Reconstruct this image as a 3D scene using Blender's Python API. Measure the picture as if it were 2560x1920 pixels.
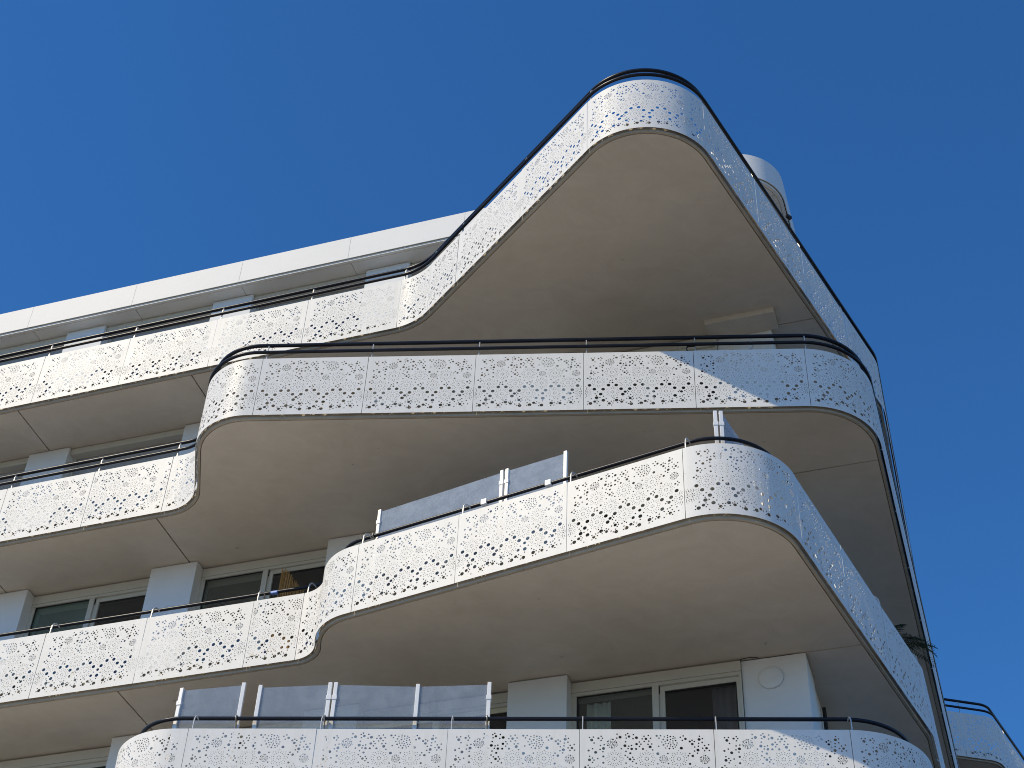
import bpy, bmesh, math, random
from mathutils import Vector, Matrix
from mathutils.geometry import delaunay_2d_cdt, tessellate_polygon

# ------------------------------------------------------------------ camera, sky, sun, exposure
scene = bpy.context.scene
for ob in list(bpy.data.objects):
    bpy.data.objects.remove(ob, do_unlink=True)
C = scene.collection
R = math.radians

EYE = 1.6
cam_data = bpy.data.cameras.new('camera')
cam = bpy.data.objects.new('camera', cam_data)
C.objects.link(cam)
scene.camera = cam
cam_data.sensor_width = 36.0
cam_data.lens = 3977.72 / 2560 * 36.0
cam_data.clip_start = 0.1
cam_data.clip_end = 2000
pit, rol = R(42.7767), R(2.7183)
fw = Vector((0, math.cos(pit), math.sin(pit)))
u0 = Vector((0, -math.sin(pit), math.cos(pit)))
x0 = Vector((1, 0, 0))
rt = math.cos(rol) * x0 + math.sin(rol) * u0
up = -math.sin(rol) * x0 + math.cos(rol) * u0
M = Matrix((rt, up, -fw)).transposed().to_4x4()
M.translation = Vector((0, 0, EYE))
cam.matrix_world = M

SUN_AZ, SUN_EL = R(30), R(42)      # azimuth: from -X towards -Y
sdir = Vector((-math.cos(SUN_AZ) * math.cos(SUN_EL), -math.sin(SUN_AZ) * math.cos(SUN_EL), math.sin(SUN_EL)))
world = bpy.data.worlds.new('World')
scene.world = world
world.use_nodes = True
wn, wl = world.node_tree.nodes, world.node_tree.links
wn.clear()
sky = wn.new('ShaderNodeTexSky')
sky.sky_type = 'NISHITA'
sky.sun_disc = False
sky.sun_elevation = SUN_EL
sky.sun_rotation = math.atan2(sdir.x, sdir.y)
sky.altitude = 0
sky.air_density = 1.0
sky.dust_density = 0.0
sky.ozone_density = 10.0
hs = wn.new('ShaderNodeHueSaturation')
hs.inputs['Saturation'].default_value = 1.12
bg = wn.new('ShaderNodeBackground')
bg.inputs['Strength'].default_value = 0.145
wo = wn.new('ShaderNodeOutputWorld')
wl.new(sky.outputs[0], hs.inputs['Color'])
wl.new(hs.outputs[0], bg.inputs['Color'])
wl.new(bg.outputs[0], wo.inputs['Surface'])

sun_data = bpy.data.lights.new('sun', 'SUN')
sun_data.energy = 3.36
sun_data.angle = R(0.53)
sun_data.color = (1.0, 0.865, 0.62)
sun = bpy.data.objects.new('sun', sun_data)
C.objects.link(sun)
sun.rotation_euler = sdir.to_track_quat('Z', 'Y').to_euler()
sun.location = sdir * 60

vs = scene.view_settings
vs.view_transform = 'Standard'
vs.look = 'None'
vs.exposure = 0.13
vs.gamma = 1.0
vs.use_curve_mapping = False
scene.render.engine = 'CYCLES'
try:
    scene.cycles.filter_width = 1.0
    scene.cycles.max_bounces = 10
    scene.cycles.diffuse_bounces = 5
    scene.cycles.transparent_max_bounces = 24
except Exception:
    pass

# ------------------------------------------------------------------ materials
def new_mat(name):
    m = bpy.data.materials.new(name)
    m.use_nodes = True
    nt = m.node_tree
    return m, nt.nodes, nt.links, nt.nodes['Principled BSDF']

def simple(name, col, rough=0.5, metal=0.0, var=0.06, vscale=3.0, bump=0.0, bscale=60.0, coat=0.0, spec=0.5):
    m, n, l, p = new_mat(name)
    p.inputs['Roughness'].default_value = rough
    p.inputs['Metallic'].default_value = metal
    p.inputs['Coat Weight'].default_value = coat
    p.inputs['Specular IOR Level'].default_value = spec
    tc = n.new('ShaderNodeTexCoord')
    nz = n.new('ShaderNodeTexNoise')
    nz.inputs['Scale'].default_value = vscale
    nz.inputs['Detail'].default_value = 6
    nz.inputs['Roughness'].default_value = 0.6
    l.new(tc.outputs['Object'], nz.inputs['Vector'])
    mr = n.new('ShaderNodeMapRange')
    mr.inputs['From Min'].default_value = 0.3
    mr.inputs['From Max'].default_value = 0.7
    mr.inputs['To Min'].default_value = 1 - var
    mr.inputs['To Max'].default_value = 1 + var
    l.new(nz.outputs['Fac'], mr.inputs['Value'])
    mx = n.new('ShaderNodeVectorMath')
    mx.operation = 'SCALE'
    mx.inputs[0].default_value = col
    l.new(mr.outputs[0], mx.inputs['Scale'])
    l.new(mx.outputs['Vector'], p.inputs['Base Color'])
    if bump:
        n2 = n.new('ShaderNodeTexNoise')
        n2.inputs['Scale'].default_value = bscale
        n2.inputs['Detail'].default_value = 5
        l.new(tc.outputs['Object'], n2.inputs['Vector'])
        b = n.new('ShaderNodeBump')
        b.inputs['Strength'].default_value = bump
        b.inputs['Distance'].default_value = 0.01
        l.new(n2.outputs['Fac'], b.inputs['Height'])
        l.new(b.outputs['Normal'], p.inputs['Normal'])
    return m

def mat_panel():
    # white powder-coated sheet: faint chalky streaks and a little grime near the lower edge seams
    m, n, l, p = new_mat('panel_white')
    p.inputs['Specular IOR Level'].default_value = 0.11
    tc = n.new('ShaderNodeTexCoord')
    geo = n.new('ShaderNodeNewGeometry')
    mp = n.new('ShaderNodeMapping')
    mp.inputs['Scale'].default_value = (9, 9, 0.9)
    l.new(geo.outputs['Position'], mp.inputs['Vector'])
    st = n.new('ShaderNodeTexNoise')
    st.inputs['Scale'].default_value = 1.3
    st.inputs['Detail'].default_value = 7
    st.inputs['Roughness'].default_value = 0.65
    l.new(mp.outputs[0], st.inputs['Vector'])
    rp = n.new('ShaderNodeValToRGB')
    rp.color_ramp.elements[0].position = 0.30
    rp.color_ramp.elements[0].color = (0.74, 0.72, 0.675, 1)
    rp.color_ramp.elements[1].position = 0.56
    rp.color_ramp.elements[1].color = (0.785, 0.768, 0.735, 1)
    l.new(st.outputs['Fac'], rp.inputs['Fac'])
    l.new(rp.outputs[0], p.inputs['Base Color'])
    n2 = n.new('ShaderNodeTexNoise')
    n2.inputs['Scale'].default_value = 2.2
    n2.inputs['Detail'].default_value = 3
    l.new(geo.outputs['Position'], n2.inputs['Vector'])
    mr = n.new('ShaderNodeMapRange')
    mr.inputs['To Min'].default_value = 0.36
    mr.inputs['To Max'].default_value = 0.48
    l.new(n2.outputs['Fac'], mr.inputs['Value'])
    l.new(mr.outputs[0], p.inputs['Roughness'])
    b = n.new('ShaderNodeBump')
    b.inputs['Strength'].default_value = 0.05
    b.inputs['Distance'].default_value = 0.05
    l.new(n2.outputs['Fac'], b.inputs['Height'])
    l.new(b.outputs['Normal'], p.inputs['Normal'])
    return m

def mat_soffit():
    # trowelled render: broad clouds, faint directional trowel sweeps, pits and water stains
    m, n, l, p = new_mat('soffit_render')
    p.inputs['Roughness'].default_value = 0.62
    p.inputs['Specular IOR Level'].default_value = 0.35
    geo = n.new('ShaderNodeNewGeometry')
    def noise(scale, detail, rough, stretch=None, dist=0.0):
        t = n.new('ShaderNodeTexNoise')
        t.inputs['Scale'].default_value = scale
        t.inputs['Detail'].default_value = detail
        t.inputs['Roughness'].default_value = rough
        t.inputs['Distortion'].default_value = dist
        if stretch:
            mp = n.new('ShaderNodeMapping')
            mp.inputs['Rotation'].default_value = (0, 0, R(-24))
            mp.inputs['Scale'].default_value = stretch
            l.new(geo.outputs['Position'], mp.inputs['Vector'])
            l.new(mp.outputs[0], t.inputs['Vector'])
        else:
            l.new(geo.outputs['Position'], t.inputs['Vector'])
        return t
    big = noise(0.55, 6, 0.6, None, 0.5)
    swp = noise(1.7, 9, 0.68, (0.9, 1.35, 1), 1.6)
    mixn = n.new('ShaderNodeMix')
    mixn.data_type = 'FLOAT'
    mixn.inputs[0].default_value = 0.55
    l.new(big.outputs['Fac'], mixn.inputs[2])
    l.new(swp.outputs['Fac'], mixn.inputs[3])
    rp = n.new('ShaderNodeValToRGB')
    e = rp.color_ramp.elements
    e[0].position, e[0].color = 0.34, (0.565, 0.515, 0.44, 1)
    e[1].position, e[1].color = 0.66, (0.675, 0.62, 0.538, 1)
    l.new(mixn.outputs[0], rp.inputs['Fac'])
    pit_n = noise(9.0, 2, 0.5)
    pr = n.new('ShaderNodeValToRGB')
    pe = pr.color_ramp.elements
    pe[0].position, pe[0].color = 0.765, (1, 1, 1, 1)
    pe[1].position, pe[1].color = 0.79, (0.72, 0.70, 0.66, 1)
    l.new(pit_n.outputs['Fac'], pr.inputs['Fac'])
    mul = n.new('ShaderNodeMix')
    mul.data_type = 'RGBA'
    mul.blend_type = 'MULTIPLY'
    mul.inputs[0].default_value = 1.0
    l.new(rp.outputs[0], mul.inputs[6])
    l.new(pr.outputs[0], mul.inputs[7])
    l.new(mul.outputs[2], p.inputs['Base Color'])
    b = n.new('ShaderNodeBump')
    b.inputs['Strength'].default_value = 0.25
    b.inputs['Distance'].default_value = 0.03
    l.new(swp.outputs['Fac'], b.inputs['Height'])
    l.new(b.outputs['Normal'], p.inputs['Normal'])
    return m

def mat_glass(name, tint, refl=1.0, dust=0.0, dust_col=(0.75, 0.77, 0.8), ior=1.5, dscale=6.0):
    m = bpy.data.materials.new(name)
    m.use_nodes = True
    n, l = m.node_tree.nodes, m.node_tree.links
    n.clear()
    out = n.new('ShaderNodeOutputMaterial')
    tr = n.new('ShaderNodeBsdfTransparent')
    tr.inputs['Color'].default_value = (*tint, 1)
    gl = n.new('ShaderNodeBsdfGlossy')
    gl.inputs['Roughness'].default_value = 0.015
    gl.inputs['Color'].default_value = (0.93, 0.96, 1.0, 1)
    lw = n.new('ShaderNodeLayerWeight')
    lw.inputs['Blend'].default_value = 0.5
    pw = n.new('ShaderNodeMath')
    pw.operation = 'POWER'
    pw.inputs[1].default_value = 5.0
    l.new(lw.outputs['Facing'], pw.inputs[0])
    sc = n.new('ShaderNodeMath')
    sc.operation = 'MULTIPLY_ADD'
    sc.inputs[1].default_value = 0.95
    sc.inputs[2].default_value = 0.045 * refl
    sc.use_clamp = True
    l.new(pw.outputs[0], sc.inputs[0])
    mx = n.new('ShaderNodeMixShader')
    l.new(sc.outputs[0], mx.inputs['Fac'])
    l.new(tr.outputs[0], mx.inputs[1])
    l.new(gl.outputs[0], mx.inputs[2])
    res = mx
    if dust:
        df = n.new('ShaderNodeBsdfDiffuse')
        df.inputs['Color'].default_value = (*dust_col, 1)
        tc = n.new('ShaderNodeTexCoord')
        nz = n.new('ShaderNodeTexNoise')
        nz.inputs['Scale'].default_value = dscale
        nz.inputs['Detail'].default_value = 8
        nz.inputs['Roughness'].default_value = 0.7
        l.new(tc.outputs['Object'], nz.inputs['Vector'])
        mr = n.new('ShaderNodeMapRange')
        mr.inputs['From Min'].default_value = 0.42
        mr.inputs['From Max'].default_value = 0.72
        mr.inputs['To Min'].default_value = dust * 0.85
        mr.inputs['To Max'].default_value = dust * 1.3
        l.new(nz.outputs['Fac'], mr.inputs['Value'])
        m2 = n.new('ShaderNodeMixShader')
        l.new(mr.outputs[0], m2.inputs['Fac'])
        l.new(mx.outputs[0], m2.inputs[1])
        l.new(df.outputs[0], m2.inputs[2])
        res = m2
    l.new(res.outputs[0], out.inputs['Surface'])
    return m

def mat_ground():
    m, n, l, p = new_mat('bounce_paving')
    p.inputs['Roughness'].default_value = 0.85
    geo = n.new('ShaderNodeNewGeometry')
    br = n.new('ShaderNodeTexBrick')
    br.inputs['Scale'].default_value = 1.2
    br.inputs['Color1'].default_value = (0.66, 0.60, 0.50, 1)
    br.inputs['Color2'].default_value = (0.61, 0.55, 0.455, 1)
    br.inputs['Mortar'].default_value = (0.34, 0.30, 0.25, 1)
    br.inputs['Mortar Size'].default_value = 0.012
    l.new(geo.outputs['Position'], br.inputs['Vector'])
    l.new(br.outputs['Color'], p.inputs['Base Color'])
    return m

PANEL = mat_panel()
SOFFIT = mat_soffit()
TRIM = simple('edge_trim', (0.42, 0.37, 0.29), 0.6, var=0.15, vscale=2.5)
SLAB = simple('slab_concrete', (0.27, 0.25, 0.215), 0.85, var=0.12, vscale=1.5, bump=0.3)
WHITE = simple('white_render', (0.74, 0.75, 0.75), 0.7, var=0.035, vscale=1.2, bump=0.12, bscale=90)
FASCIA = simple('fascia_white', (0.775, 0.76, 0.735), 0.5, var=0.02, vscale=1.0, spec=0.12)
RSOFF = simple('roof_soffit_panel', (0.80, 0.785, 0.74), 0.55, var=0.03, vscale=1.0)
RAIL = simple('rail_navy_paint', (0.008, 0.010, 0.018), 0.33, var=0.1, spec=0.3)
STEEL = simple('bracket_steel', (0.66, 0.65, 0.63), 0.35, metal=0.25, var=0.06, vscale=20)
BRASS = simple('clamp_steel', (0.42, 0.36, 0.28), 0.3, metal=0.8, var=0.08, vscale=30)
FRAME = simple('window_frame', (0.56, 0.54, 0.475), 0.45, var=0.03)
SHUT = simple('shutter_grey', (0.36, 0.36, 0.37), 0.5, var=0.04)
SHUTC = simple('shutter_cream', (0.62, 0.57, 0.43), 0.5, var=0.04)
GASK = simple('gasket_black', (0.012, 0.012, 0.012), 0.6)
CORE = simple('room_wall', (0.60, 0.59, 0.56), 0.9, var=0.1)
POSTW = simple('post_white', (0.82, 0.82, 0.82), 0.4, var=0.02)
GLASS = mat_glass('window_glass', (0.90, 0.93, 0.91), 1.3, 0.05, (0.40, 0.42, 0.40), dscale=1.5)
GLASSD = mat_glass('window_glass_dark', (0.62, 0.62, 0.63), 1.2, 0.03, (0.4, 0.4, 0.42), dscale=1.5)
SCREEN = mat_glass('screen_glass', (0.86, 0.92, 0.97), 1.0, 0.23, (0.56, 0.61, 0.67))
SCREEND = mat_glass('screen_glass_dusty', (0.84, 0.89, 0.94), 1.0, 0.32, (0.60, 0.66, 0.74), dscale=5.0)
CURT = simple('curtain_cloth', (0.74, 0.74, 0.71), 0.9, var=0.05)
REED = simple('reed_straw', (0.50, 0.29, 0.10), 0.75, var=0.35, vscale=40)
LEAF = simple('palm_leaf', (0.035, 0.06, 0.028), 0.5, var=0.25, vscale=8)
BARK = simple('palm_bark', (0.12, 0.08, 0.05), 0.9, var=0.2, vscale=12)
CLAY = simple('pot_clay', (0.30, 0.14, 0.08), 0.8, var=0.1)
LAMPW = simple('lamp_opal', (0.73, 0.735, 0.73), 0.3, var=0.01)
BLACK = simple('black_rubber', (0.015, 0.015, 0.016), 0.5)
BLUEP = simple('blue_plastic', (0.10, 0.22, 0.62), 0.4)
BOUNCE_PAVING = mat_ground()
ASPHALT = simple('asphalt', (0.095, 0.083, 0.062), 0.9, var=0.15, vscale=0.5, bump=0.3)

# ------------------------------------------------------------------ mesh helpers
random.seed(7)

def obj(name, me, mat, parent=None, mats=None):
    o = bpy.data.objects.new(name, me)
    C.objects.link(o)
    if not me.materials:
        for mm in (mats or [mat]):
            me.materials.append(mm)
    if parent is not None:
        o.parent = parent
    return o

def mesh(name, v, f, smooth=False):
    me = bpy.data.meshes.new(name)
    me.from_pydata([tuple(p) for p in v], [], f)
    if smooth:
        me.polygons.foreach_set('use_smooth', [True] * len(me.polygons))
    me.update()
    return me

def empty(name, loc=(0, 0, 0)):
    o = bpy.data.objects.new(name, None)
    C.objects.link(o)
    o.location = loc
    o.empty_display_size = 0.3
    return o

def tag(o, label, cat=None, group=None, kind=None):
    o['label'] = label
    if cat: o['category'] = cat
    if group: o['group'] = group
    if kind: o['kind'] = kind
    return o

class MB:
    """collects boxes, prisms and tubes; build() links them as one mesh object"""
    def __init__(self):
        self.v, self.f, self.sm = [], [], []
    def add(self, v, f, smooth=False):
        o = len(self.v)
        self.v += [tuple(p) for p in v]
        self.f += [tuple(i + o for i in q) for q in f]
        self.sm += [smooth] * len(f)
    def box(self, P, bev=0.0):
        """P: function (a,b,c in 0..1) -> point, a right handed frame; chamfered if bev"""
        c = [P(i, j, k) for i in (0, 1) for j in (0, 1) for k in (0, 1)]
        self.add(c, [(0, 1, 3, 2), (4, 6, 7, 5), (0, 4, 5, 1), (2, 3, 7, 6), (0, 2, 6, 4), (1, 5, 7, 3)])
    def tube(self, pts, r, n=10, cap=True):
        pts = [Vector(p) for p in pts]
        rings = []
        prev = None
        for i, p in enumerate(pts):
            t = (pts[min(i + 1, len(pts) - 1)] - pts[max(i - 1, 0)]).normalized()
            a = Vector((0, 0, 1)) if abs(t.z) < 0.9 else Vector((1, 0, 0))
            if prev is not None:
                x = (prev - t * prev.dot(t)).normalized()
            else:
                x = t.cross(a).normalized()
            prev = x
            y = t.cross(x)
            rr = r[i] if isinstance(r, (list, tuple)) else r
            rings.append([p + x * math.cos(2 * math.pi * k / n) * rr + y * math.sin(2 * math.pi * k / n) * rr for k in range(n)])
        v = [q for g in rings for q in g]
        f = []
        for i in range(len(rings) - 1):
            for k in range(n):
                a, b = i * n + k, i * n + (k + 1) % n
                f.append((a, b, b + n, a + n))
        self.add(v, f, True)
        if cap:
            self.add(rings[0], [tuple(reversed(range(n)))])
            self.add(rings[-1], [tuple(range(n))])
    def prism(self, poly, z0, z1):
        """poly: list of (x,y); any winding"""
        a = sum(poly[i][0] * poly[(i + 1) % len(poly)][1] - poly[(i + 1) % len(poly)][0] * poly[i][1] for i in range(len(poly)))
        if a < 0: poly = list(reversed(poly))
        n = len(poly)
        tris = tessellate_polygon([[Vector((p[0], p[1], 0)) for p in poly]])
        v = [(p[0], p[1], z1) for p in poly] + [(p[0], p[1], z0) for p in poly]
        f = []
        for t in tris:
            p, q, r_ = (poly[i] for i in t)
            cr = (q[0] - p[0]) * (r_[1] - p[1]) - (q[1] - p[1]) * (r_[0] - p[0])
            if abs(cr) < 1e-9: continue
            t = tuple(t) if cr > 0 else tuple(reversed(t))
            f.append(t)
            f.append(tuple(i + n for i in reversed(t)))
        self.add(v, f)
        sv = v
        self.add(sv, [(i + n, (i + 1) % n + n, (i + 1) % n, i) for i in range(n)])
    def build(self, name, mat, parent=None):
        me = bpy.data.meshes.new(name)
        me.from_pydata(self.v, [], self.f)
        me.polygons.foreach_set('use_smooth', self.sm)
        me.update()
        return obj(name, me, mat, parent)

def bevel_mesh(me, w=0.006, seg=2):
    bm = bmesh.new()
    bm.from_mesh(me)
    bmesh.ops.remove_doubles(bm, verts=bm.verts, dist=1e-5)
    bmesh.ops.bevel(bm, geom=[e for e in bm.edges if len(e.link_faces) == 2 and e.calc_face_angle(0) > 0.6], offset=w, segments=seg, affect='EDGES', profile=0.6)
    bm.to_mesh(me)
    bm.free()
    me.update()

# ---- facade frame: u runs right along the front wall, d goes into the building
KF = math.hypot(1, 0.3465)
FE = (1 / KF, -0.3465 / KF)
FN = (0.3465 / KF, 1 / KF)
FO = (0.0, 18.767)
def FP(u, d, z): return Vector((FO[0] + FE[0] * u + FN[0] * d, FO[1] + FE[1] * u + FN[1] * d, z))
def to_ud(x, y):
    x, y = x - FO[0], y - FO[1]
    return x * FE[0] + y * FE[1], x * FN[0] + y * FN[1]
def U(x): return x * KF
def fbox(mb, ua, ub, da, db, za, zb):
    mb.box(lambda i, j, k: FP(ua + (ub - ua) * i, da + (db - da) * j, za + (zb - za) * k))
def fobj(name, boxes, mat, parent, bev=0.006):
    mb = MB()
    for b in boxes: fbox(mb, *b)
    o = mb.build(name, mat, parent)
    if bev: bevel_mesh(o.data, bev)
    return o

# ---- plan paths with filleted corners
class Path:
    def __init__(self, verts):
        P = []
        n = len(verts)
        for i, (x, y, r) in enumerate(verts):
            p = Vector((x, y))
            if i in (0, n - 1) or r <= 0:
                P.append((p, None)); continue
            a = (Vector(verts[i - 1][:2]) - p).normalized()
            b = (Vector(verts[i + 1][:2]) - p).normalized()
            th = math.acos(max(-1, min(1, a.dot(b))))
            t = r / math.tan(th / 2)
            c = p + (a + b).normalized() * (r / math.sin(th / 2))
            s, e = p + a * t - c, p + b * t - c
            a0 = math.atan2(s.y, s.x); a1 = math.atan2(e.y, e.x)
            da = (a1 - a0 + math.pi) % (2 * math.pi) - math.pi
            m = max(2, int(abs(da) / R(2.5)))
            for k in range(m + 1):
                an = a0 + da * k / m
                rad = Vector((math.cos(an), math.sin(an)))
                tg = Vector((-rad.y, rad.x)) * (1 if da > 0 else -1)
                P.append((c + rad * r, tg))
        self.p, self.t, self.s = [], [], []
        acc = 0
        for i, (p, t) in enumerate(P):
            if i: acc += (p - P[i - 1][0]).length
            if t is None:
                q = P[min(i + 1, len(P) - 1)][0] - P[max(i - 1, 0)][0] if i == 0 or i == len(P) - 1 else P[i + 1][0] - P[i][0]
                t = q.normalized()
            self.p.append(p); self.t.append(t); self.s.append(acc)
        self.L = acc
    def at(self, s, inset=0.0):
        S = self.s
        s = max(0, min(self.L, s))
        lo, hi = 0, len(S) - 1
        while hi - lo > 1:
            m = (lo + hi) // 2
            if S[m] <= s: lo = m
            else: hi = m
        f = (s - S[lo]) / max(1e-9, S[hi] - S[lo])
        p = self.p[lo].lerp(self.p[hi], f)
        t = self.t[lo].lerp(self.t[hi], f).normalized()
        return p + Vector((-t.y, t.x)) * inset, t
    def near(self, x, y):
        q = Vector((x, y)); best = (1e9, 0)
        for i in range(len(self.p) - 1):
            a, b = self.p[i], self.p[i + 1]
            d = b - a
            f = max(0, min(1, (q - a).dot(d) / max(1e-9, d.length_squared)))
            e = (a + d * f - q).length
            if e < best[0]: best = (e, self.s[i] + f * d.length)
        return best[1]
    def offset(self, inset, s0=0, s1=None):
        s1 = self.L if s1 is None else s1
        out = [self.at(s0, inset)[0]]
        for i, s in enumerate(self.s):
            if s0 + 1e-4 < s < s1 - 1e-4:
                out.append(self.p[i] + Vector((-self.t[i].y, self.t[i].x)) * inset)
        out.append(self.at(s1, inset)[0])
        return out
    def straight(self, s0, s1):
        return self.at(s0)[1].dot(self.at(s1)[1]) > 0.99999 and self.at((s0 + s1) / 2)[1].dot(self.at(s0)[1]) > 0.99999

def clip(poly, f):
    """keep the side where f(p) >= 0 (f linear)"""
    out = []
    n = len(poly)
    for i in range(n):
        a, b = poly[i], poly[(i + 1) % n]
        fa, fb = f(a), f(b)
        if fa >= 0: out.append(a)
        if (fa >= 0) != (fb >= 0):
            t = fa / (fa - fb)
            out.append((a[0] + (b[0] - a[0]) * t, a[1] + (b[1] - a[1]) * t))
    res = []
    for p in out:
        if not res or math.hypot(p[0] - res[-1][0], p[1] - res[-1][1]) > 1e-4: res.append(p)
    while len(res) > 2 and math.hypot(res[0][0] - res[-1][0], res[0][1] - res[-1][1]) < 1e-4: res.pop()
    return res

def strip_prism(mb, path, i0, i1, z0, z1, s0=0, s1=None):
    """closed band between two insets of a path"""
    A = path.offset(i0, s0, s1); B = path.offset(i1, s0, s1)
    n = len(A)
    v = [(p.x, p.y, z0) for p in A] + [(p.x, p.y, z1) for p in A] + [(p.x, p.y, z1) for p in B] + [(p.x, p.y, z0) for p in B]
    sides = ((0, 1), (1, 2), (2, 3), (3, 0))
    for a, b in sides:
        vv = v[a * n:(a + 1) * n] + v[b * n:(b + 1) * n]
        mb.add(vv, [(i, i + 1, n + i + 1, n + i) for i in range(n - 1)], True)
    mb.add([v[0], v[n], v[2 * n], v[3 * n]], [(0, 3, 2, 1)])
    mb.add([v[n - 1], v[2 * n - 1], v[3 * n - 1], v[4 * n - 1]], [(0, 1, 2, 3)])

# ------------------------------------------------------------------ the perforation pattern (millimetres)
HOLES = "107,991,9 152,995,9 132,956,16 161,916,9 212,980,12 245,1006,9 260,980,9 244,950,9 433,1035,9 429,982,9 468,995,16 535,1025,9 559,1044,9 574,1004,14 541,983,9 626,1028,9 621,975,9 661,988,16 532,933,9 524,881,16 569,875,9 601,884,9 561,843,9 603,839,14 655,838,12 751,1008,9 802,1019,9 729,973,9 773,973,14 827,982,9 752,938,9 806,943,9 695,931,9 661,903,14 712,902,9 695,872,9 796,901,9 840,905,9 820,866,16 735,838,12 849,826,9 900,1013,12 946,1015,9 927,983,9 921,875,9 1178,995,9 1212,1013,9 1238,974,14 1200,955,9 1287,939,12 1315,956,9 1341,940,9 1316,906,14 1404,1010,9 1398,967,16 1437,979,9 1432,928,9 1390,916,9 1386,877,9 1343,866,9 1379,826,16 1339,813,9 1371,785,9 1459,886,9 1507,897,9 1435,851,9 1480,851,14 1511,822,9 1457,818,9 1185,851,16 236,883,9 280,894,9 231,831,9 272,844,16 264,801,9 142,840,9 96,816,12 179,792,16 108,740,9 107,693,16 142,717,9 160,690,9 143,660,9 203,710,9 269,738,12 269,656,12 482,841,9 535,806,9 586,782,12 526,753,9 554,729,9 613,729,9 581,702,14 628,701,9 612,673,9 534,652,9 653,650,9 908,776,16 1026,779,9 904,643,9 1029,649,9 1281,781,9 1263,750,9 1315,749,14 1279,644,12 58,596,12 91,622,9 110,594,9 90,566,9 334,575,9 376,543,9 407,552,9 369,512,9 409,507,12 458,573,12 718,580,9 761,526,12 796,554,9 830,562,9 812,525,9 796,496,9 1138,526,12 1168,554,9 1200,576,9 1185,527,9 1169,497,9 1097,586,9 1463,571,12 1495,600,9 1513,573,9 1496,543,9 84,459,25 152,383,25 275,380,25 351,457,25 460,457,25 528,383,25 650,382,25 724,456,25 834,459,25 903,384,25 1025,381,25 1101,456,25 1210,458,25 1280,385,25 1402,382,25 1477,460,25 241,287,25 183,219,25 278,168,25 157,146,19 97,112,25 197,330,9 163,295,9 183,262,9 230,224,9 281,245,9 318,204,9 189,174,9 207,145,9 189,115,9 227,71,9 62,150,9 56,99,9 109,201,9 362,107,19 338,141,9 388,147,9 422,153,9 411,114,9 337,73,9 391,74,9 462,167,25 506,162,9 534,137,19 532,181,9 563,165,9 477,124,9 427,205,9 469,216,9 585,326,19 551,279,25 617,352,9 634,325,9 617,296,9 661,271,9 636,237,9 653,201,19 683,228,9 697,198,9 679,168,9 657,135,9 597,125,9 626,102,9 666,95,25 604,200,9 744,197,9 779,215,9 804,193,9 805,108,25 766,96,9 770,146,9 862,144,19 893,126,9 904,163,9 938,138,9 932,86,9 972,98,25 987,177,9 894,235,19 989,227,25 984,322,19 925,289,9 1037,269,9 1109,133,25 1084,203,9 1119,177,9 1150,147,9 1146,96,9 1103,85,9 1232,130,19 1201,153,9 1239,175,9 1188,118,9 1198,211,9 1280,239,25 1303,194,9 1301,103,9 1383,143,19 1334,146,9 1359,178,9 1409,187,9 1434,150,9 1412,115,9 1382,225,9 1405,250,9 1348,219,9 1372,312,19 1345,336,9 1327,307,9 1420,326,9 1470,211,9 1492,146,9"
PW = 1.563
PH = 1.10
def pattern():
    H = []
    for w in HOLES.split():
        s, t, r = (int(q) / 1000 for q in w.split(','))
        H.append((s, t, r * (1.07 if r > 0.02 else 1.18)))
    d2 = [(-23, 90, 9), (10, 77, 11), (45, 75, 9), (-60, 73, 9), (-23, 64, 9), (64, 57, 9), (40, 48, 9), (-74, 38, 11), (-26, 29, 12), (12, 37, 9), (71, 24, 11), (38, 19, 9), (-53, 9, 9), (4, 4, 9), (40, -9, 9), (87, -8, 9), (-46, -18, 9), (-16, -18, 9), (12, -26, 9), (53, -33, 9), (80, -37, 9), (-73, -35, 12), (-29, -50, 9), (7, -50, 9), (33, -57, 9), (64, -63, 9), (-50, -76, 9), (-5, -83, 12), (40, -83, 9), (-92, 3, 9)]
    for x, y, r in d2: H.append((1.051 + x / 1000, 0.928 + y / 1000, r / 1000))
    d1 = [(10, 54), (-50, 25), (-15, 20), (50, 17), (-50, -25), (-3, -57)]
    for cx, cy, k in ((0.373, 0.910, 1.0), (0.974, 0.705, 0.80), (1.454, 0.704, 0.9)):
        for x, y in d1: H.append((cx + x * k / 1000, cy + y * k / 1000, 0.0112 * k))
        for i in range(48):
            rr = 0.067 * k * math.sqrt((i + 0.5) / 48); an = i * 2.39996
            H.append((cx + rr * math.cos(an), cy + rr * math.sin(an), 0.0068 * k))
    for cx, cy in ((400, 707), (777, 708), (1153, 709), (213, 518), (589, 519), (965, 518), (1340, 520), (405, 325), (779, 326), (1154, 325), (29, 329), (1530, 329)):
        cx /= 1000; cy /= 1000
        for i in range(6):
            an = math.pi / 6 + i * math.pi / 3
            H.append((cx + 0.022 * math.cos(an), cy + 0.022 * math.sin(an), 0.0068))
        for g in range(8):
            an = g * math.pi / 4
            for dr, da in ((0.107, 0), (0.089, 12), (0.089, -12), (0.066, 12.5), (0.066, -12.5)):
                H.append((cx + dr * math.cos(an + R(da)), cy + dr * math.sin(an + R(da)), 0.0060))
    H.sort(key=lambda h: -h[2])
    keep, grid = [], {}
    for s, t, r in H:
        gx, gy = int(s // 0.06), int(t // 0.06)
        ok = True
        for i in (-1, 0, 1):
            for j in (-1, 0, 1):
                for (a, b, q) in grid.get((gx + i, gy + j), ()):
                    if math.hypot(a - s, b - t) < q + r + 0.0012: ok = False
        if ok and 0.02 < t < PH - 0.02:
            keep.append((s, t, r)); grid.setdefault((gx, gy), []).append((s, t, r))
    return keep
PATTERN = pattern()

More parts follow.
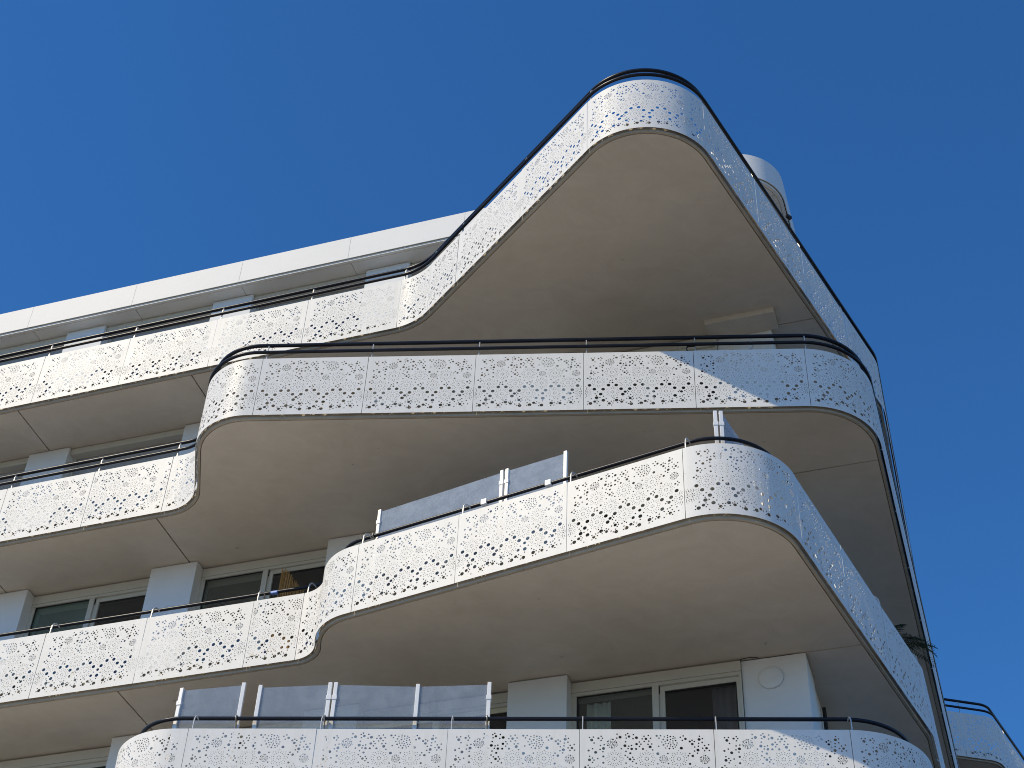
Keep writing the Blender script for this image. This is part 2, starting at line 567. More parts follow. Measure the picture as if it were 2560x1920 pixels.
def panel_data(L, off, step=None):
    """triangulated sheet with holes in (s,t): verts, tris"""
    holes = []
    k0 = int(math.floor(-off / PW)) - 1
    for k in range(k0, int(L / PW) + 2):
        for s, t, r in PATTERN:
            q = s + off + k * PW
            if r + 0.009 < q < L - r - 0.009: holes.append((q, t, r))
    V, F = [], []
    ns = max(1, int(L / step)) if step else 1
    per = [(L * i / ns, 0) for i in range(ns)] + [(L, 0)] + [(L, PH)] + [(L * (ns - i) / ns, PH) for i in range(1, ns)] + [(0, PH)]
    V += per
    F.append(list(range(len(per))))
    for q, t, r in holes:
        n = 14 if r > 0.018 else 10 if r > 0.011 else 8 if r > 0.008 else 6
        b = len(V)
        V += [(q + r * math.cos(2 * math.pi * i / n + 0.2), t + r * math.sin(2 * math.pi * i / n + 0.2)) for i in range(n)]
        F.append(list(range(b, b + n)))
    if step:
        grid = {}
        for h in holes: grid.setdefault((int(h[0] // 0.06), int(h[1] // 0.06)), []).append(h)
        for i in range(1, ns):
            for t in (0.012, 0.045, 0.09, 0.2, 0.3, 0.4, 0.5, 0.6, 0.7, 0.8, 0.9, 1.0, 1.04, 1.07, 1.09):
                q = L * i / ns
                ok = True
                for a in (-1, 0, 1):
                    for b in (-1, 0, 1):
                        for h in grid.get((int(q // 0.06) + a, int(t // 0.06) + b), ()):
                            if math.hypot(h[0] - q, h[1] - t) < h[2] + 0.003: ok = False
                if ok: V.append((q, t))
    ov, oe, of, a, b, orf = delaunay_2d_cdt([Vector(p) for p in V], [], F, 0, 1e-6)
    tris = [tuple(f) for f, o in zip(of, orf) if list(o) == [0]]
    return [(p.x, p.y) for p in ov], tris

def panel_mesh(L, off, mapf, step=None, thick=0.004):
    v2, tris = panel_data(L, off, step)
    n = len(v2)
    v = [mapf(s, t, 0) for s, t in v2] + [mapf(s, t, thick) for s, t in v2]
    f = list(tris) + [(c + n, b + n, a + n) for a, b, c in tris]
    cnt = {}
    for a, b, c in tris:
        for e in ((a, b), (b, c), (c, a)): cnt[e] = 1
    rim = [e for e in cnt if (e[1], e[0]) not in cnt]
    nsm = len(f)
    for a, b in rim:
        o = len(v)
        v += [v[a], v[b], v[b + n], v[a + n]]
        f.append((o + 1, o, o + 3, o + 2))
    me = bpy.data.meshes.new('parapet_panel')
    me.from_pydata([tuple(p) for p in v], [], f)
    me.polygons.foreach_set('use_smooth', [True] * nsm + [False] * (len(f) - nsm))
    me.materials.append(PANEL)
    me.update()
    return me

STRAIGHT = {}
GAP = 0.008
def make_panel(path, s0, s1, z, parent, off=None):
    L = s1 - s0 - GAP
    if off is None: off = (L - PW) / 2 if L > 1.4 else -random.choice((0.0, 0.35))
    if L > 1.85: off = 0.02
    if path.straight(s0, s1):
        Lq = round(L * 100) / 100
        key = (Lq, round(off * 20) / 20)
        if key not in STRAIGHT:
            STRAIGHT[key] = panel_mesh(Lq, key[1] if L <= 1.4 else (Lq - PW) / 2, lambda s, t, d: Vector((s, d, t)))
        o = bpy.data.objects.new('parapet_panel', STRAIGHT[key])
        C.objects.link(o)
        p, t = path.at((s0 + s1) / 2 - Lq / 2)
        o.location = (p.x, p.y, z)
        # small fixing tolerance, so that neighbouring sheets catch the light a little differently
        o.rotation_euler = (R(random.uniform(-0.25, 0.25)), 0, math.atan2(t.y, t.x) + R(random.uniform(-0.12, 0.12)))
        o.parent = parent
    else:
        a = s0 + GAP / 2
        def mp(s, t, d):
            p, _ = path.at(a + s, d)
            return Vector((p.x, p.y, z + t))
        me = panel_mesh(L, off, mp, 0.035)
        o = bpy.data.objects.new('parapet_panel', me)
        C.objects.link(o)
        o.parent = parent
    return o

def bracket_mesh(prof, w=0.010, th=0.022):
    """flat bar following a profile of (inset, height) points"""
    pts = [Vector(p) for p in prof]
    L_, R_ = [], []
    for i, p in enumerate(pts):
        t = (pts[min(i + 1, len(pts) - 1)] - pts[max(0, i - 1)]).normalized()
        nn = Vector((-t.y, t.x)) * th / 2
        L_.append(p + nn); R_.append(p - nn)
    n = len(pts)
    v = []
    for x in (-w / 2, w / 2):
        v += [(x, q.x, q.y) for q in L_] + [(x, q.x, q.y) for q in R_]
    f = []
    for i in range(n - 1):
        f.append((i, i + 1, n + i + 1, n + i))
        f.append((2 * n + i, 3 * n + i, 3 * n + i + 1, 2 * n + i + 1))
        f.append((i, 2 * n + i, 2 * n + i + 1, i + 1))
        f.append((n + i, n + i + 1, 3 * n + i + 1, 3 * n + i))
    f += [(0, n, 3 * n, 2 * n), (n - 1, 3 * n - 1, 4 * n - 1, 2 * n - 1)]
    me = mesh('rail_bracket', v, f)
    bm = bmesh.new(); bm.from_mesh(me); bmesh.ops.recalc_face_normals(bm, faces=bm.faces); bm.to_mesh(me); bm.free()
    me.materials.append(STEEL)
    return me

# ------------------------------------------------------------------ ground
ground = obj('ground', mesh('ground', [(-400, -400, 0), (400, -400, 0), (400, 400, 0), (-400, 400, 0)], [(0, 1, 2, 3)]), ASPHALT)
ground['kind'] = 'structure'
mb = MB()
mb.prism([(-30, -8), (2.6, -8), (2.6, 17.0), (-30, 28)], 0.004, 0.13)  # unseen pale stone area, added and sized to bounce sun onto the soffits
bounce_plaza = mb.build('bounce_pavement', BOUNCE_PAVING)
bounce_plaza['kind'] = 'structure'

# ------------------------------------------------------------------ the apartment building
bld = empty('apartment_building', (0, 20, 0))
tag(bld, 'white apartment building with sweeping perforated balcony parapets stacked floor over floor', 'building')
bld_inv = Matrix.Translation((0, -20, 0))
class _Root: pass
def adopt(o):
    o.parent = bld
    o.matrix_parent_inverse = bld_inv
    return o

ZL = {'D': 8.785 + EYE, 'C': 11.8144 + EYE, 'B': 14.8439 + EYE, 'A': 17.8733 + EYE}
ZROOF = 20.9033 + EYE
FH = 0.56
SOF = 0.038

PATHS = {
    'A': Path([(-16.0, 23.16, 0), (-1.60, 18.015, 1.1), (1.79, 13.05, 1.07), (6.21, 19.51, 1.0), (9.80, 30.45, 0.30), (11.02, 30.66, 0.55), (15.5, 37.6, 0)]),
    'B': Path([(-16.0, 23.15, 0), (-4.72, 19.09, 0.70), (-4.46, 17.02, 0.91), (4.969, 16.117, 1.15), (10.1, 30.53, 0.30), (11.1, 30.75, 0.55), (15.5, 37.6, 0)]),
    'C': Path([(-16.0, 23.03, 0), (-2.50, 18.386, 0.46), (-2.43, 17.545, 0.80), (3.06, 14.48, 1.08), (6.17, 19.64, 0.6), (10.1, 30.73, 0.30), (11.1, 30.95, 0.55), (15.5, 37.8, 0)]),
    'D': Path([(-16.0, 23.25, 0), (-4.86, 19.2, 0.70), (-4.60, 17.168, 0.91), (5.02, 16.325, 1.15), (10.1, 30.6, 0.30), (11.1, 30.82, 0.55), (15.5, 37.7, 0)]),
}
ROOFP = Path([(-16.0, 24.06, 0), (4.235, 16.915, 0.85), (9.5, 31.76, 0)])

JOINTS = {   # known panel joints in plan; the run is continued at SPAN beyond the ends
    'A': [(-8.17, 20.36), (-6.60, 19.80), (-5.04, 19.24), (-3.46, 18.68), (-1.89, 18.12), (-1.41, 17.71), (-0.955, 17.07), (-0.02, 15.66), (0.91, 14.34), (2.60, 14.24), (3.55, 15.63), (4.50, 17.01), (5.43, 18.37)],
    'B': [(-6.55, 19.77), (-5.25, 19.28), (-3.65, 16.94), (-2.10, 16.79), (-0.54, 16.63), (1.01, 16.49), (2.57, 16.34), (4.14, 16.20)],
    'C': [(-6.64, 19.81), (-5.08, 19.29), (-3.50, 18.73), (-2.77, 18.48), (-1.96, 17.27), (-0.61, 16.53), (0.77, 15.77), (2.15, 14.99), (3.62, 15.42)],
    'D': [(-6.7, 19.87), (-5.4, 19.4), (-3.71, 17.09), (-2.15, 16.95), (-0.57, 16.81), (1.00, 16.68), (2.58, 16.54), (4.17, 16.40)],
}
BR2 = bracket_mesh([(0.04, -0.2), (0.04, 0.05), (0.045, 0.2), (0.046, 0.26), (0.055, 0.295), (0.072, 0.312), (0.095, 0.312)])
BR1 = bracket_mesh([(0.035, -0.2), (0.035, 0.09), (0.045, 0.16), (0.075, 0.21), (0.12, 0.24), (0.17, 0.248), (0.22, 0.248)])

SLABS = {}
U_JOINT = (-11.82, -8.53, -5.24)
for lv in 'ABCD':
    path, z = PATHS[lv], ZL[lv]
    edge = [(p.x, p.y) for p in path.offset(0.076)]
    back = [tuple(FP(9, 22, 0)[:2]), tuple(FP(-19, 12, 0)[:2])]
    # structural slab with floor
    mb = MB()
    mb.prism(edge + back, z - 0.010, z + 0.22)
    slab = SLABS[lv] = adopt(mb.build('balcony_slab', SLAB))
    mb = MB()
    strip_prism(mb, path, 0.045, 0.080, z - SOF, z + 0.20)
    mb.build('edge_trim', TRIM, slab)
    # soffit boards between open joints
    full = [(p.x, p.y) for p in path.offset(0.092)] + back
    ud = lambda p: to_ud(*p)
    main = clip(full, lambda p: 0.262 - ud(p)[1])
    cuts = [(-40, U_JOINT[0]), (U_JOINT[0], U_JOINT[1]), (U_JOINT[1], U_JOINT[2]), (U_JOINT[2], 60)]
    for a, b in cuts:
        pc = clip(clip(main, lambda p: ud(p)[0] - a - 0.012), lambda p: b - 0.012 - ud(p)[0])
        if len(pc) > 2:
            mb = MB(); mb.prism(pc, z - SOF, z - 0.006); mb.build('soffit_panel', SOFFIT, slab)
    pc = clip(clip(full, lambda p: ud(p)[1] - 0.282), lambda p: ud(p)[0] - 4.0)
    mb = MB(); mb.prism(pc, z - SOF, z - 0.006); mb.build('soffit_panel', SOFFIT, slab)
    # perforated parapet sheets
    js = sorted(path.near(*q) for q in JOINTS[lv])
    sp = 1.665 if lv == 'A' else 1.6
    while js[0] > sp: js.insert(0, js[0] - sp)
    while js[-1] < path.L - sp: js.append(js[-1] + sp)
    for a, b in zip(js, js[1:]):
        if path.at(b)[0].x < -12.5 or path.at(a)[0].y > 34.5: continue
        make_panel(path, a, b, z, slab)
    # rails and brackets
    rails = ((0.012, PH + 0.14, 0.026), (0.085, PH + 0.345, 0.030)) if lv in 'AB' else ((0.225, PH + 0.275, 0.0255),)
    sa, sb = path.near(-12.5, 21.9), path.L - 2.5
    for ins, h, r in rails:
        mb = MB()
        pts = [Vector((p.x, p.y, z + h)) for p in path.offset(ins, sa, sb)]
        mb.tube(pts, r, 12)
        mb.build('handrail', RAIL, slab)
    for s in js:
        if not (sa < s < sb): continue
        if lv == 'C' and path.near(3.2, 15.05) < s < path.near(4.9, 17.5): continue
        p, t = path.at(s + 0.035)
        o = bpy.data.objects.new('rail_bracket', BR2 if lv in 'AB' else BR1)
        C.objects.link(o)
        o.location = (p.x, p.y, z + PH)
        o.rotation_euler = (0, 0, math.atan2(t.y, t.x))
        o.parent = slab

# white uprights added behind the corner parapets to make sun glints through the holes
for lv, lst in (('A', (((2.47, 14.13), 0.07, 1.0), ((2.78, 14.49), 0.16, 0.7), ((3.02, 14.84), 0.10, 0.8), ((3.95, 16.2), 0.14, 0.98), ((4.30, 16.7), 0.34, 0.85), ((4.75, 17.4), 0.10, 0.8))),
                ('C', (((3.14, 15.03), 0.07, 1.0), ((3.36, 15.2), 0.06, 0.95), ((3.75, 15.64), 0.05, 0.9), ((4.25, 16.45), 0.07, 0.9), ((4.62, 17.07), 0.16, 0.95)))):
    path, z = PATHS[lv], ZL[lv]
    for q, w, h in lst:
        p, t = path.at(path.near(*q), 0.20)
        n = Vector((-t.y, t.x))
        mb = MB()
        mb.box(lambda i, j, k: Vector((p.x + t.x * (i - .5) * w + n.x * 0.04 * j, p.y + t.y * (i - .5) * w + n.y * 0.04 * j, z + 0.215 + (PH * h - 0.24) * k)))
        o = mb.build('glint_upright', POSTW, SLABS[lv]); bevel_mesh(o.data, 0.004)

# ---- roof
edge = [(p.x, p.y) for p in ROOFP.offset(0.08)]
back = [tuple(FP(-19, 14, 0)[:2])]
mb = MB(); mb.prism(edge + back, ZROOF - 0.02, ZROOF + FH - 0.04)
roof = adopt(mb.build('roof_slab', SLAB))
mb = MB(); strip_prism(mb, ROOFP, 0.03, 0.085, ZROOF - 0.045, ZROOF + FH - 0.05); mb.build('edge_trim', RSOFF, roof)
# fascia sheets
js = [ROOFP.near(*q) for q in ((-9.2, 21.7), (-7.12, 20.96), (-5.07, 20.2), (-3.04, 19.49), (-0.98, 18.75))]
while js[0] > 2.18: js.insert(0, js[0] - 2.17)
while js[-1] < ROOFP.L - 2.2: js.append(js[-1] + 2.17)
for a, b in zip(js, js[1:]):
    mb = MB(); strip_prism(mb, ROOFP, 0.0, 0.012, ZROOF, ZROOF + FH, a + 0.003, b - 0.003)
    mb.build('fascia_panel', FASCIA, roof)
full = [(p.x, p.y) for p in ROOFP.offset(0.090)] + back
main = clip(full, lambda p: 0.22 - ud(p)[1])
uj = [-5.235 + 2.157 * k for k in range(-5, 5)]
for a, b in zip([-40] + uj, uj + [60]):
    pc = clip(clip(main, lambda p: ud(p)[0] - a - 0.005), lambda p: b - 0.005 - ud(p)[0])
    if len(pc) > 2:
        mb = MB(); mb.prism(pc, ZROOF - 0.05, ZROOF - 0.015); mb.build('soffit_panel', RSOFF, roof)
pc = clip(clip(full, lambda p: ud(p)[1] - 0.23), lambda p: ud(p)[0] - 4.0)
mb = MB(); mb.prism(pc, ZROOF - 0.05, ZROOF - 0.015); mb.build('soffit_panel', RSOFF, roof)

# ---- walls, piers and windows
COLS = [(-11.29, -10.53), (-8.43, -7.67), (-5.57, -4.81), (-2.71, -1.93), (0.14, 0.93)]
STOREYS = {   # floor top, soffit
    'R': (ZL['A'] + 0.22, ZROOF - 0.05),
    'B': (ZL['B'] + 0.22, ZL['A'] - SOF),
    'C': (ZL['C'] + 0.22, ZL['B'] - SOF),
    'D': (ZL['D'] + 0.22, ZL['C'] - SOF),
}
adopt(fobj('back_wall', [(-19, 3.85, 2.2, 11.5, 0.0, ZROOF)], CORE, None, 0))
for st, (zf, zs) in STOREYS.items():
    for xa, xb in COLS:
        adopt(fobj('pier', [(U(xa), U(xb), 0.0, 0.48, zf - 0.01, zs - 0.016)], WHITE, None, 0.008))
    adopt(fobj('corner_pier', [(U(3.13), 4.172, 0.25, 0.95, zf - 0.01, zs - 0.016)], WHITE, None, 0.008))
    adopt(fobj('side_wall', [(3.86, 4.152, 0.96, 11.5, zf - 0.01, zs + 0.008)], WHITE, None, 0))
adopt(fobj('lower_wall', [(-19, 4.15, 0.5, 2.1, 0.0, ZL['D'] - 0.06)], WHITE, None, 0))

def slat_mesh(u0, u1, d, za, zb, pitch=0.045):
    """one curtain of shutter slats with a rippled section"""
    v, f = [], []
    n = max(1, int((zb - za) / pitch))
    prof = []
    for i in range(n):
        zt = zb - i * pitch
        prof += [(d + 0.006, zt), (d, zt - pitch * 0.25), (d, zt - pitch * 0.75), (d + 0.006, zt - pitch * 0.98)]
    prof.append((d + 0.02, prof[-1][1]))
    for q, z in prof:
        v += [FP(u0, q, z), FP(u1, q, z)]
    f = [(2 * i, 2 * i + 2, 2 * i + 3, 2 * i + 1) for i in range(len(prof) - 1)]
    return mesh('shutter', v, f)

def pane(u0, u1, d, za, zb, mat, parent):
    mb = MB(); fbox(mb, u0, u1, d, d + 0.008, za, zb)
    return mb.build('pane', mat, parent)

def window(st, xa, xb, style, gl=GLASS, gr=GLASSD):
    zf, zs = STOREYS[st]
    u0, u1 = U(xa) + 0.003, U(xb) - 0.003
    um = (u0 + u1) / 2
    if style == 'shut':
        hb = zs - (0.17 if st == 'R' else 0.14)
        boxes = [(u0, u1, 0.06, 0.45, hb, zs - 0.016), (u0, u0 + 0.05, 0.19, 0.27, zf, hb), (u1 - 0.05, u1, 0.19, 0.27, zf, hb)]
        w = adopt(fobj('window', boxes, FRAME, None, 0.006))
        if st == 'R':
            # lifted shutter: a dim pane below the shutter foot
            zb = hb - random.choice((0.30, 0.5, 0.9, 1.4))
            pane(u0 + 0.05, u1 - 0.05, 0.25, zf, zb, GLASSD, w)
        else:
            zb = zf
        obj('shutter', slat_mesh(u0 + 0.05, u1 - 0.05, 0.215, zb, hb - 0.004), SHUT, w)
        return w
    hb = zs - 0.185
    ft = hb - 0.058
    boxes = [(u0, u1, 0.20, 0.5, hb, zs - 0.03),
             (u0, u1, 0.205, 0.30, ft, hb - 0.004),
             (u0, u0 + 0.075, 0.205, 0.30, zf, ft), (u1 - 0.03, u1, 0.205, 0.30, zf, ft),
             (um - 0.045, um + 0.045, 0.207, 0.30, zf, ft), (u0 + 0.076, u1 - 0.031, 0.207, 0.30, zf, zf + 0.08)]
    w = adopt(fobj('window', boxes, FRAME, None, 0.004))
    if style == 'half':
        # cream shutter let down behind the header
        obj('shutter', slat_mesh(u0 + 0.076, u1 - 0.031, 0.222, hb - 0.20, ft - 0.002, 0.075), SHUTC, w)
        pane(u0 + 0.075, u1 - 0.03, 0.27, zf + 0.08, ft, GLASSD, w)
        return w
    # gaskets, fixed pane at left
    mb = MB()
    for b in ((u0 + 0.076, um - 0.046, 0.222, 0.236, ft - 0.018, ft - 0.001), (u0 + 0.076, u0 + 0.092, 0.222, 0.236, zf + 0.08, ft - 0.019)):
        fbox(mb, *b)
    mb.build('gasket', GASK, w)
    pane(u0 + 0.076, um - 0.046, 0.25, zf + 0.081, ft - 0.001, gl, w)
    # sliding sash at right, set back
    sa = um + 0.046; sz = ft - 0.001
    s = fobj('sash', [(sa, sa + 0.075, 0.240, 0.29, zf + 0.081, sz), (u1 - 0.075, u1 - 0.031, 0.240, 0.29, zf + 0.081, sz), (sa + 0.076, u1 - 0.076, 0.240, 0.29, sz - 0.072, sz)], FRAME, w, 0.003)
    mb = MB()
    fbox(mb, sa + 0.077, u1 - 0.077, 0.252, 0.262, sz - 0.088, sz - 0.073)
    fbox(mb, sa - 0.0005, sa + 0.012, 0.228, 0.239, sz - 0.11, sz)
    mb.build('gasket', GASK, w)
    pane(sa + 0.076, u1 - 0.076, 0.270, zf + 0.081, sz - 0.073, gr, w)
    return w

BAYS = [(-10.53, -8.43), (-7.67, -5.57), (-4.81, -2.71), (-1.93, 0.14), (0.93, 3.13)]
GL_GREEN = mat_glass('window_glass_green', (0.80, 0.90, 0.86), 1.2, 0.16, (0.36, 0.44, 0.42), dscale=1.2)
for i, (xa, xb) in enumerate(BAYS):
    window('R', xa, xb, 'shut')
    window('B', xa, xb, 'shut' if i < 4 else 'glass')
    window('C', xa, xb, 'glass', GL_GREEN if i == 1 else GLASS)
    window('D', xa, xb, 'half' if i == 3 else 'glass')
# bulkhead under the top balcony, in front of the corner pier
adopt(fobj('bulkhead', [(U(3.02), U(4.05), -0.14, 0.245, ZL['A'] - SOF - 0.10, ZL['A'] - SOF + 0.006)], SOFFIT, None, 0.004))
# downpipe on the side wall
mb = MB()
p0 = FP(4.20, 1.55, 0)
mb.tube([(p0.x, p0.y, ZL['D'] + 0.2), (p0.x, p0.y, ZL['D'] + 1.9), (p0.x, p0.y, ZL['D'] + 2.9)], 0.028, 8)
adopt(mb.build('downpipe', BLACK))

# loose cable over the corner pier under the middle balcony
mb = MB()
zc = ZL['C'] - SOF - 0.012
mb.tube([FP(U(3.10), 0.235, zc), FP(U(3.16), 0.20, zc), FP(U(3.25), 0.195, zc), FP(U(3.33), 0.215, zc), FP(U(3.36), 0.24, zc)], 0.005, 6)
adopt(mb.build('cable', BLACK))

# ------------------------------------------------------------------ glass wind screens on the balconies
def along(path, s, ins): 
    p, t = path.at(s, ins)
    return p, t
def post_box(mb, p, t, z0, z1, w=0.048, dpt=0.048, grow=0.0):
    n = Vector((-t.y, t.x))
    w += grow; dpt += grow
    mb.box(lambda i, j, k: Vector((p.x + t.x * (i - .5) * w + n.x * (j - .5) * dpt, p.y + t.y * (i - .5) * w + n.y * (j - .5) * dpt, z0 + (z1 - z0) * k)))
def screen(lv, posts, ins, tops, glass, label, sleeve=(), clamps=(), skip=(), clip_boxes=()):
    """posts: list of plan points near the parapet; panes span from post to post"""
    path, z = PATHS[lv], ZL[lv]
    S = [path.near(*q) for q in posts]
    P = [along(path, s, ins) for s in S]
    mid = sum((p for p, _ in P), Vector((0, 0))) / len(P)
    root = empty('glass_screen', (mid.x, mid.y, z + 0.22))
    tag(root, label, 'glass screen', 'glass wind screens behind the parapets')
    inv = Matrix.Translation((-mid.x, -mid.y, -(z + 0.22)))
    def fin(o):
        o.parent = root; o.matrix_parent_inverse = inv
        return o
    for (p, t), top, i in zip(P, tops, range(99)):
        mb = MB(); post_box(mb, p, t, z + 0.215, z + PH + top)
        o = fin(mb.build('post', POSTW)); bevel_mesh(o.data, 0.004)
        if i in sleeve:
            mb = MB(); post_box(mb, p, t, z + PH + top - 0.25, z + PH + top - 0.19, grow=0.016)
            o = fin(mb.build('sleeve', POSTW)); bevel_mesh(o.data, 0.003)
    rp = PATHS[lv]
    for i in clamps:
        s = S[i]
        c, t = rp.at(s, 0.225)
        q, _ = rp.at(s, ins)
        mb = MB()
        ring = [Vector((c.x + math.cos(a) * 0.036 * -t.y, c.y + math.cos(a) * 0.036 * t.x, z + PH + 0.275 + math.sin(a) * 0.036)) for a in [k * math.pi / 7 for k in range(15)]]
        mb.tube(ring, 0.011, 6)
        mb.tube([Vector((c.x, c.y, z + PH + 0.242)), Vector((q.x, q.y, z + PH + 0.10))], 0.010, 6)
        fin(mb.build('clamp', BRASS))
    for i in clip_boxes:
        c, t = rp.at(S[i] - 0.20, 0.225)
        mb = MB(); post_box(mb, c, t, z + PH + 0.235, z + PH + 0.32, 0.085, 0.075)
        o = fin(mb.build('clamp', POSTW)); bevel_mesh(o.data, 0.004)
    for i in range(len(P) - 1):
        if i in skip: continue
        a, b = P[i][0], P[i + 1][0]
        d = (b - a).normalized(); nn = Vector((-d.y, d.x)) * 0.005
        a2, b2 = a + d * 0.026, b - d * 0.026
        ta, tb = tops[i] - 0.03, tops[i + 1] - 0.03
        zb = z + 0.30
        v = []
        for q, tp in ((a2, ta), (b2, tb)):
            for sgn in (-1, 1):
                v += [(q.x + nn.x * sgn, q.y + nn.y * sgn, zb), (q.x + nn.x * sgn, q.y + nn.y * sgn, z + PH + tp)]
        me = mesh('pane', v, [(0, 4, 5, 1), (2, 3, 7, 6), (0, 1, 3, 2), (4, 6, 7, 5), (1, 5, 7, 3), (0, 2, 6, 4)])
        fin(obj('pane', me, glass))
    return root

screen('D', [(-4.05, 17.12), (-3.21, 17.05)], 0.31, (0.76, 0.83), SCREEN, 'leftmost glass screen above the lowest parapet, its left post shadowed by a curved rail', sleeve=(0,), clamps=(1,))
screen('D', [(-2.994, 17.03), (-2.118, 16.95)], 0.31, (0.795, 0.835), SCREEN, 'narrow grey glass screen second from the left on the lowest balcony', sleeve=(1,), clamps=(1,))
screen('D', [(-2.047, 16.94), (-1.017, 16.85), (-0.128, 16.77)], 0.31, (0.835, 0.81, 0.838), SCREEN, 'wide two-pane bluish glass screen on the lowest balcony, with a pale middle post', sleeve=(0, 2), clamps=(2,))
screen('C', [(-1.90, 17.24), (-0.218, 16.32)], 0.31, (0.78, 0.82), SCREEND, 'long dusty glass screen rising along the sloping middle parapet', sleeve=(0, 1), clamps=(0,), clip_boxes=(1,))
screen('C', [(-0.150, 16.28), (0.615, 15.86)], 0.31, (0.82, 0.82), SCREEND, 'short dusty glass screen beside the long one on the sloping middle parapet', sleeve=(0,), clip_boxes=(1,))
screen('C', [(2.60, 14.87), (2.70, 14.87), (3.30, 15.17)], 0.31, (0.80, 0.80, 0.10), SCREEND, 'glass screen with two bright white posts at the nose of the middle balcony', sleeve=(0, 1), skip=(0,))

# ------------------------------------------------------------------ lamps, plants and household things
def lathe(prof, n=20):
    v, f = [], []
    for r, z in prof:
        v += [(r * math.cos(2 * math.pi * k / n), r * math.sin(2 * math.pi * k / n), z) for k in range(n)]
    for i in range(len(prof) - 1):
        for k in range(n):
            a, b = i * n + k, i * n + (k + 1) % n
            f.append((a, b, b + n, a + n))
    f.append(tuple(reversed(range(n))))
    f.append(tuple(range((len(prof) - 1) * n, len(prof) * n)))
    return v, f
def wall_lamp(x, d, z, r, label):
    p = FP(U(x), d, z)
    root = empty('wall_lamp', p)
    root.rotation_euler = (R(90), 0, math.atan2(FE[1], FE[0]))
    tag(root, label, 'wall lamp', 'round opal lamps on the piers')
    v, f = lathe([(r, -0.004), (r, 0.020), (r, 0.026)], 36)
    obj('base', mesh('base', v, f, True), WHITE, root)
    v, f = lathe([(r, 0.026), (r * 0.985, 0.030), (r * 0.93, 0.037), (r * 0.82, 0.044), (r * 0.64, 0.050), (r * 0.36, 0.054), (r * 0.08, 0.055)], 36)
    obj('diffuser', mesh('diffuser', v, f, True), LAMPW, root)
wall_lamp(3.49, 0.25, 11.44 + EYE, 0.165, 'round white lamp on the corner pier behind the lowest parapet')
wall_lamp(3.50, 0.25, 17.50 + EYE, 0.165, 'round white lamp on the corner pier under the top balcony, half hidden by parapet')

# curtains behind the lowest right window
def curtain(xa, xb, d, za, zb, label):
    u0, u1 = U(xa), U(xb)
    n = int((u1 - u0) / 0.012)
    v, f = [], []
    for j, (z, amp) in enumerate(((za, 0.032), ((za + zb) / 2, 0.028), (zb, 0.016))):
        for i in range(n + 1):
            u = u0 + (u1 - u0) * i / n
            v.append(FP(u, d + amp * math.sin(u * 62 + 0.8 * math.sin(u * 17)) , z))
    for j in range(2):
        for i in range(n):
            a = j * (n + 1) + i
            f.append((a, a + 1, a + n + 2, a + n + 1))
    o = obj('curtain', mesh('curtain', v, f, True), CURT)
    md = o.modifiers.new('cloth', 'SOLIDIFY'); md.thickness = 0.002
    tag(o, label, 'curtain', 'white net curtains')
    return o
zf, zs = STOREYS['D']
curtain(1.10, 1.42, 0.36, zf + 0.1, zs - 0.30, 'gathered white curtain at the left of the lowest right window')
curtain(2.72, 3.02, 0.36, zf + 0.1, zs - 0.32, 'gathered white curtain at the right of the lowest right window')

# reed mat standing in front of a window
zf, zs = STOREYS['C']
mb = MB()
for i in range(90):
    q = i / 89
    x = -3.45 + 0.36 * q + random.uniform(-0.012, 0.012)
    top = 14.47 + EYE - max(0, q - 0.03) * 0.50 + random.uniform(-0.035, 0.02)
    d = 0.10 + random.uniform(-0.015, 0.03)
    lean = random.uniform(-0.02, 0.03)
    a = FP(U(x) - 0.02, d - 0.01, zf); b = FP(U(x) + lean, d, (zf + top) / 2); c = FP(U(x) + lean * 1.2 + 0.015, d + 0.01, top)
    mb.tube([a, b, c], [0.0055, 0.005, 0.0035], 5)
mb.tube([FP(U(-3.47), 0.08, zf + 0.9), FP(U(-3.08), 0.08, zf + 0.86)], 0.006, 5)
reed = mb.build('reed_mat', REED)
tag(reed, 'straw-coloured reed mat propped behind the rail in front of a dark window', 'reed mat')

# blue clip on the rail
path, z = PATHS['C'], ZL['C']
s = path.near(-3.33, 18.67)
p, t = path.at(s, 0.225)
root = empty('rail_clip', (p.x, p.y, z + PH + 0.275)); root.rotation_euler = (0, 0, math.atan2(t.y, t.x))
tag(root, 'small blue plastic clip hooked on the rail beside the reed mat', 'clip')
me = MB()
me.box(lambda i, j, k: Vector((-0.055 + 0.11 * i, -0.03 + 0.06 * j, -0.034 + 0.045 * k)))
o = me.build('body', BLUEP, root); bevel_mesh(o.data, 0.012)
me = MB()
me.tube([Vector((0.06, 0.0, -0.02)), Vector((0.075, 0.02, -0.09)), Vector((0.06, 0.04, -0.14))], 0.006, 6)
me.build('hook', BLACK, root)

# cable loop hanging on the lower rail of the second balcony
path, z = PATHS['B'], ZL['B']
s = path.near(2.55, 16.34)
p, t = path.at(s, 0.05)
mb = MB()
mb.tube([Vector((p.x + t.x * 0.065 * math.cos(a) , p.y + t.y * 0.065 * math.cos(a), z + PH + 0.085 + 0.075 * math.sin(a))) for a in [k * 2 * math.pi / 22 for k in range(23)]], 0.009, 7)
mb.tube([Vector((p.x + t.x * q, p.y + t.y * q, z + PH + 0.165)) for q in (-0.05, 0.0, 0.05)], 0.031, 10)
lp = mb.build('cable_loop', BLACK)
tag(lp, 'black cable loop hung on the rail of the second balcony at a panel joint', 'cable')

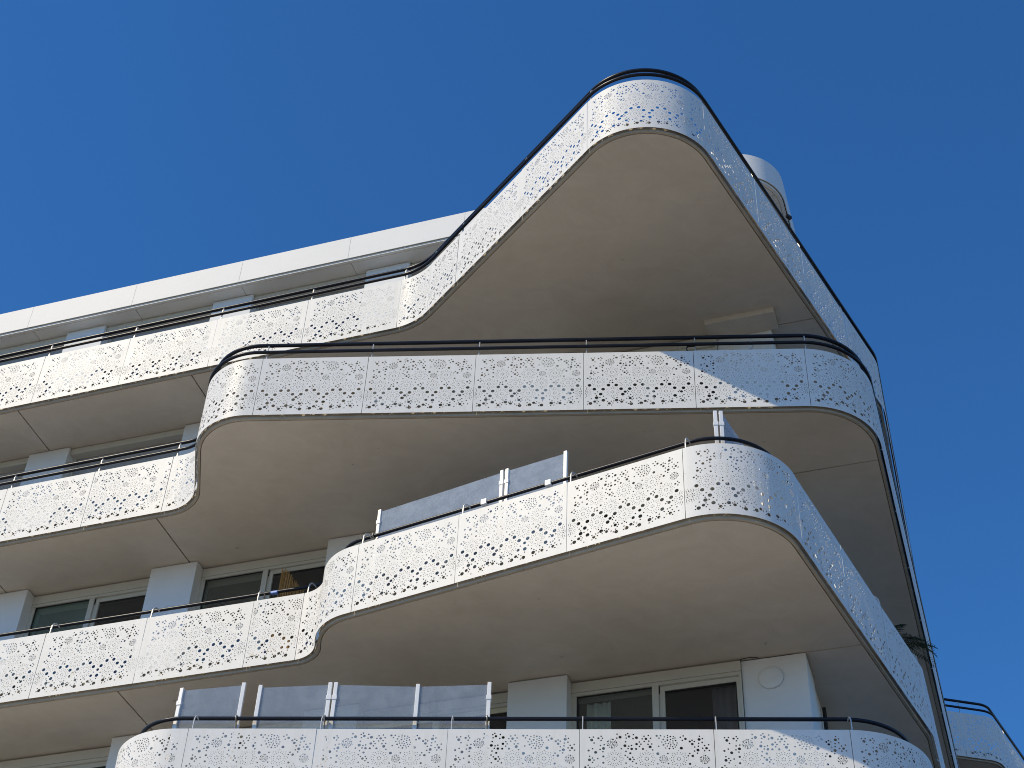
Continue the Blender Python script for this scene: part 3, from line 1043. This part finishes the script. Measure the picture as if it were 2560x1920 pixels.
# spotlight under the roof corner
p = Vector((4.60, 17.91, ZROOF - 0.12))
root = empty('spotlight', p); root.rotation_euler = (0, 0, R(35))
tag(root, 'tiny black spotlight under the rounded roof corner', 'spotlight')
mb = MB(); mb.box(lambda i, j, k: Vector((-0.05 + 0.1 * i, -0.03 + 0.06 * j, -0.045 + 0.06 * k))); o = mb.build('housing', BLACK, root); bevel_mesh(o.data, 0.01)
mb = MB(); mb.tube([Vector((0, 0, 0.01)), Vector((0, 0.01, 0.05)), Vector((0, 0.02, 0.08))], 0.009, 6); mb.build('arm', BLACK, root)

# potted palm on the middle balcony, round the corner
zf = STOREYS['C'][0]
base = Vector((5.72, 19.75, zf))
root = empty('potted_palm', base)
tag(root, 'dark palm leaning its fronds over the parapet of the middle balcony', 'palm')
v, f = lathe([(0.14, 0.0), (0.19, 0.32), (0.205, 0.33), (0.205, 0.37), (0.18, 0.37), (0.17, 0.32)], 20)
obj('pot', mesh('pot', v, f, True), CLAY, root)
mb = MB(); mb.tube([Vector((0, 0, 0.3)), Vector((0.02, 0.01, 0.8)), Vector((0.06, 0.02, 1.25))], [0.04, 0.032, 0.026], 8); mb.build('trunk', BARK, root)
random.seed(11)
top = Vector((0.06, 0.02, 1.25))
for k in range(11):
    an = k * 2 * math.pi / 11 + random.uniform(-0.25, 0.25)
    if k in (0, 1): an = R(-8 + 22 * k)
    ln = random.uniform(0.5, 0.72); rise = random.uniform(0.18, 0.42)
    h = Vector((math.cos(an), math.sin(an), 0))
    sp = [top + h * ln * q + Vector((0, 0, rise * q * 2.0 - (rise * 1.9 + 0.12) * q * q)) for q in [i / 12 for i in range(13)]]
    mb = MB(); mb.tube(sp, [0.007 * (1 - 0.8 * i / 12) for i in range(13)], 5)
    side = Vector((-h.y, h.x, 0))
    for i in range(2, 13):
        for sg in (-1, 1):
            for e in (0, 0.5):
                q = sp[i] if e == 0 else sp[i].lerp(sp[i - 1], 0.5)
                l2 = 0.24 * math.sin(math.pi * (0.18 + 0.75 * i / 13)) * random.uniform(0.8, 1.1)
                dirv = (side * sg * 0.75 + h * 0.6 + Vector((0, 0, -0.22 + random.uniform(-0.15, 0.1)))).normalized()
                wv = h * 0.009
                m = q + dirv * l2 * 0.5 + Vector((0, 0, 0.012))
                mb.add([q - wv * 0.5, q + wv * 0.5, m + wv, m - wv, q + dirv * l2], [(0, 1, 2, 3), (3, 2, 4)])
    mb.build('frond', LEAF, root)

print('objects', len(bpy.data.objects), 'tris', sum(len(m.polygons) for m in bpy.data.meshes))
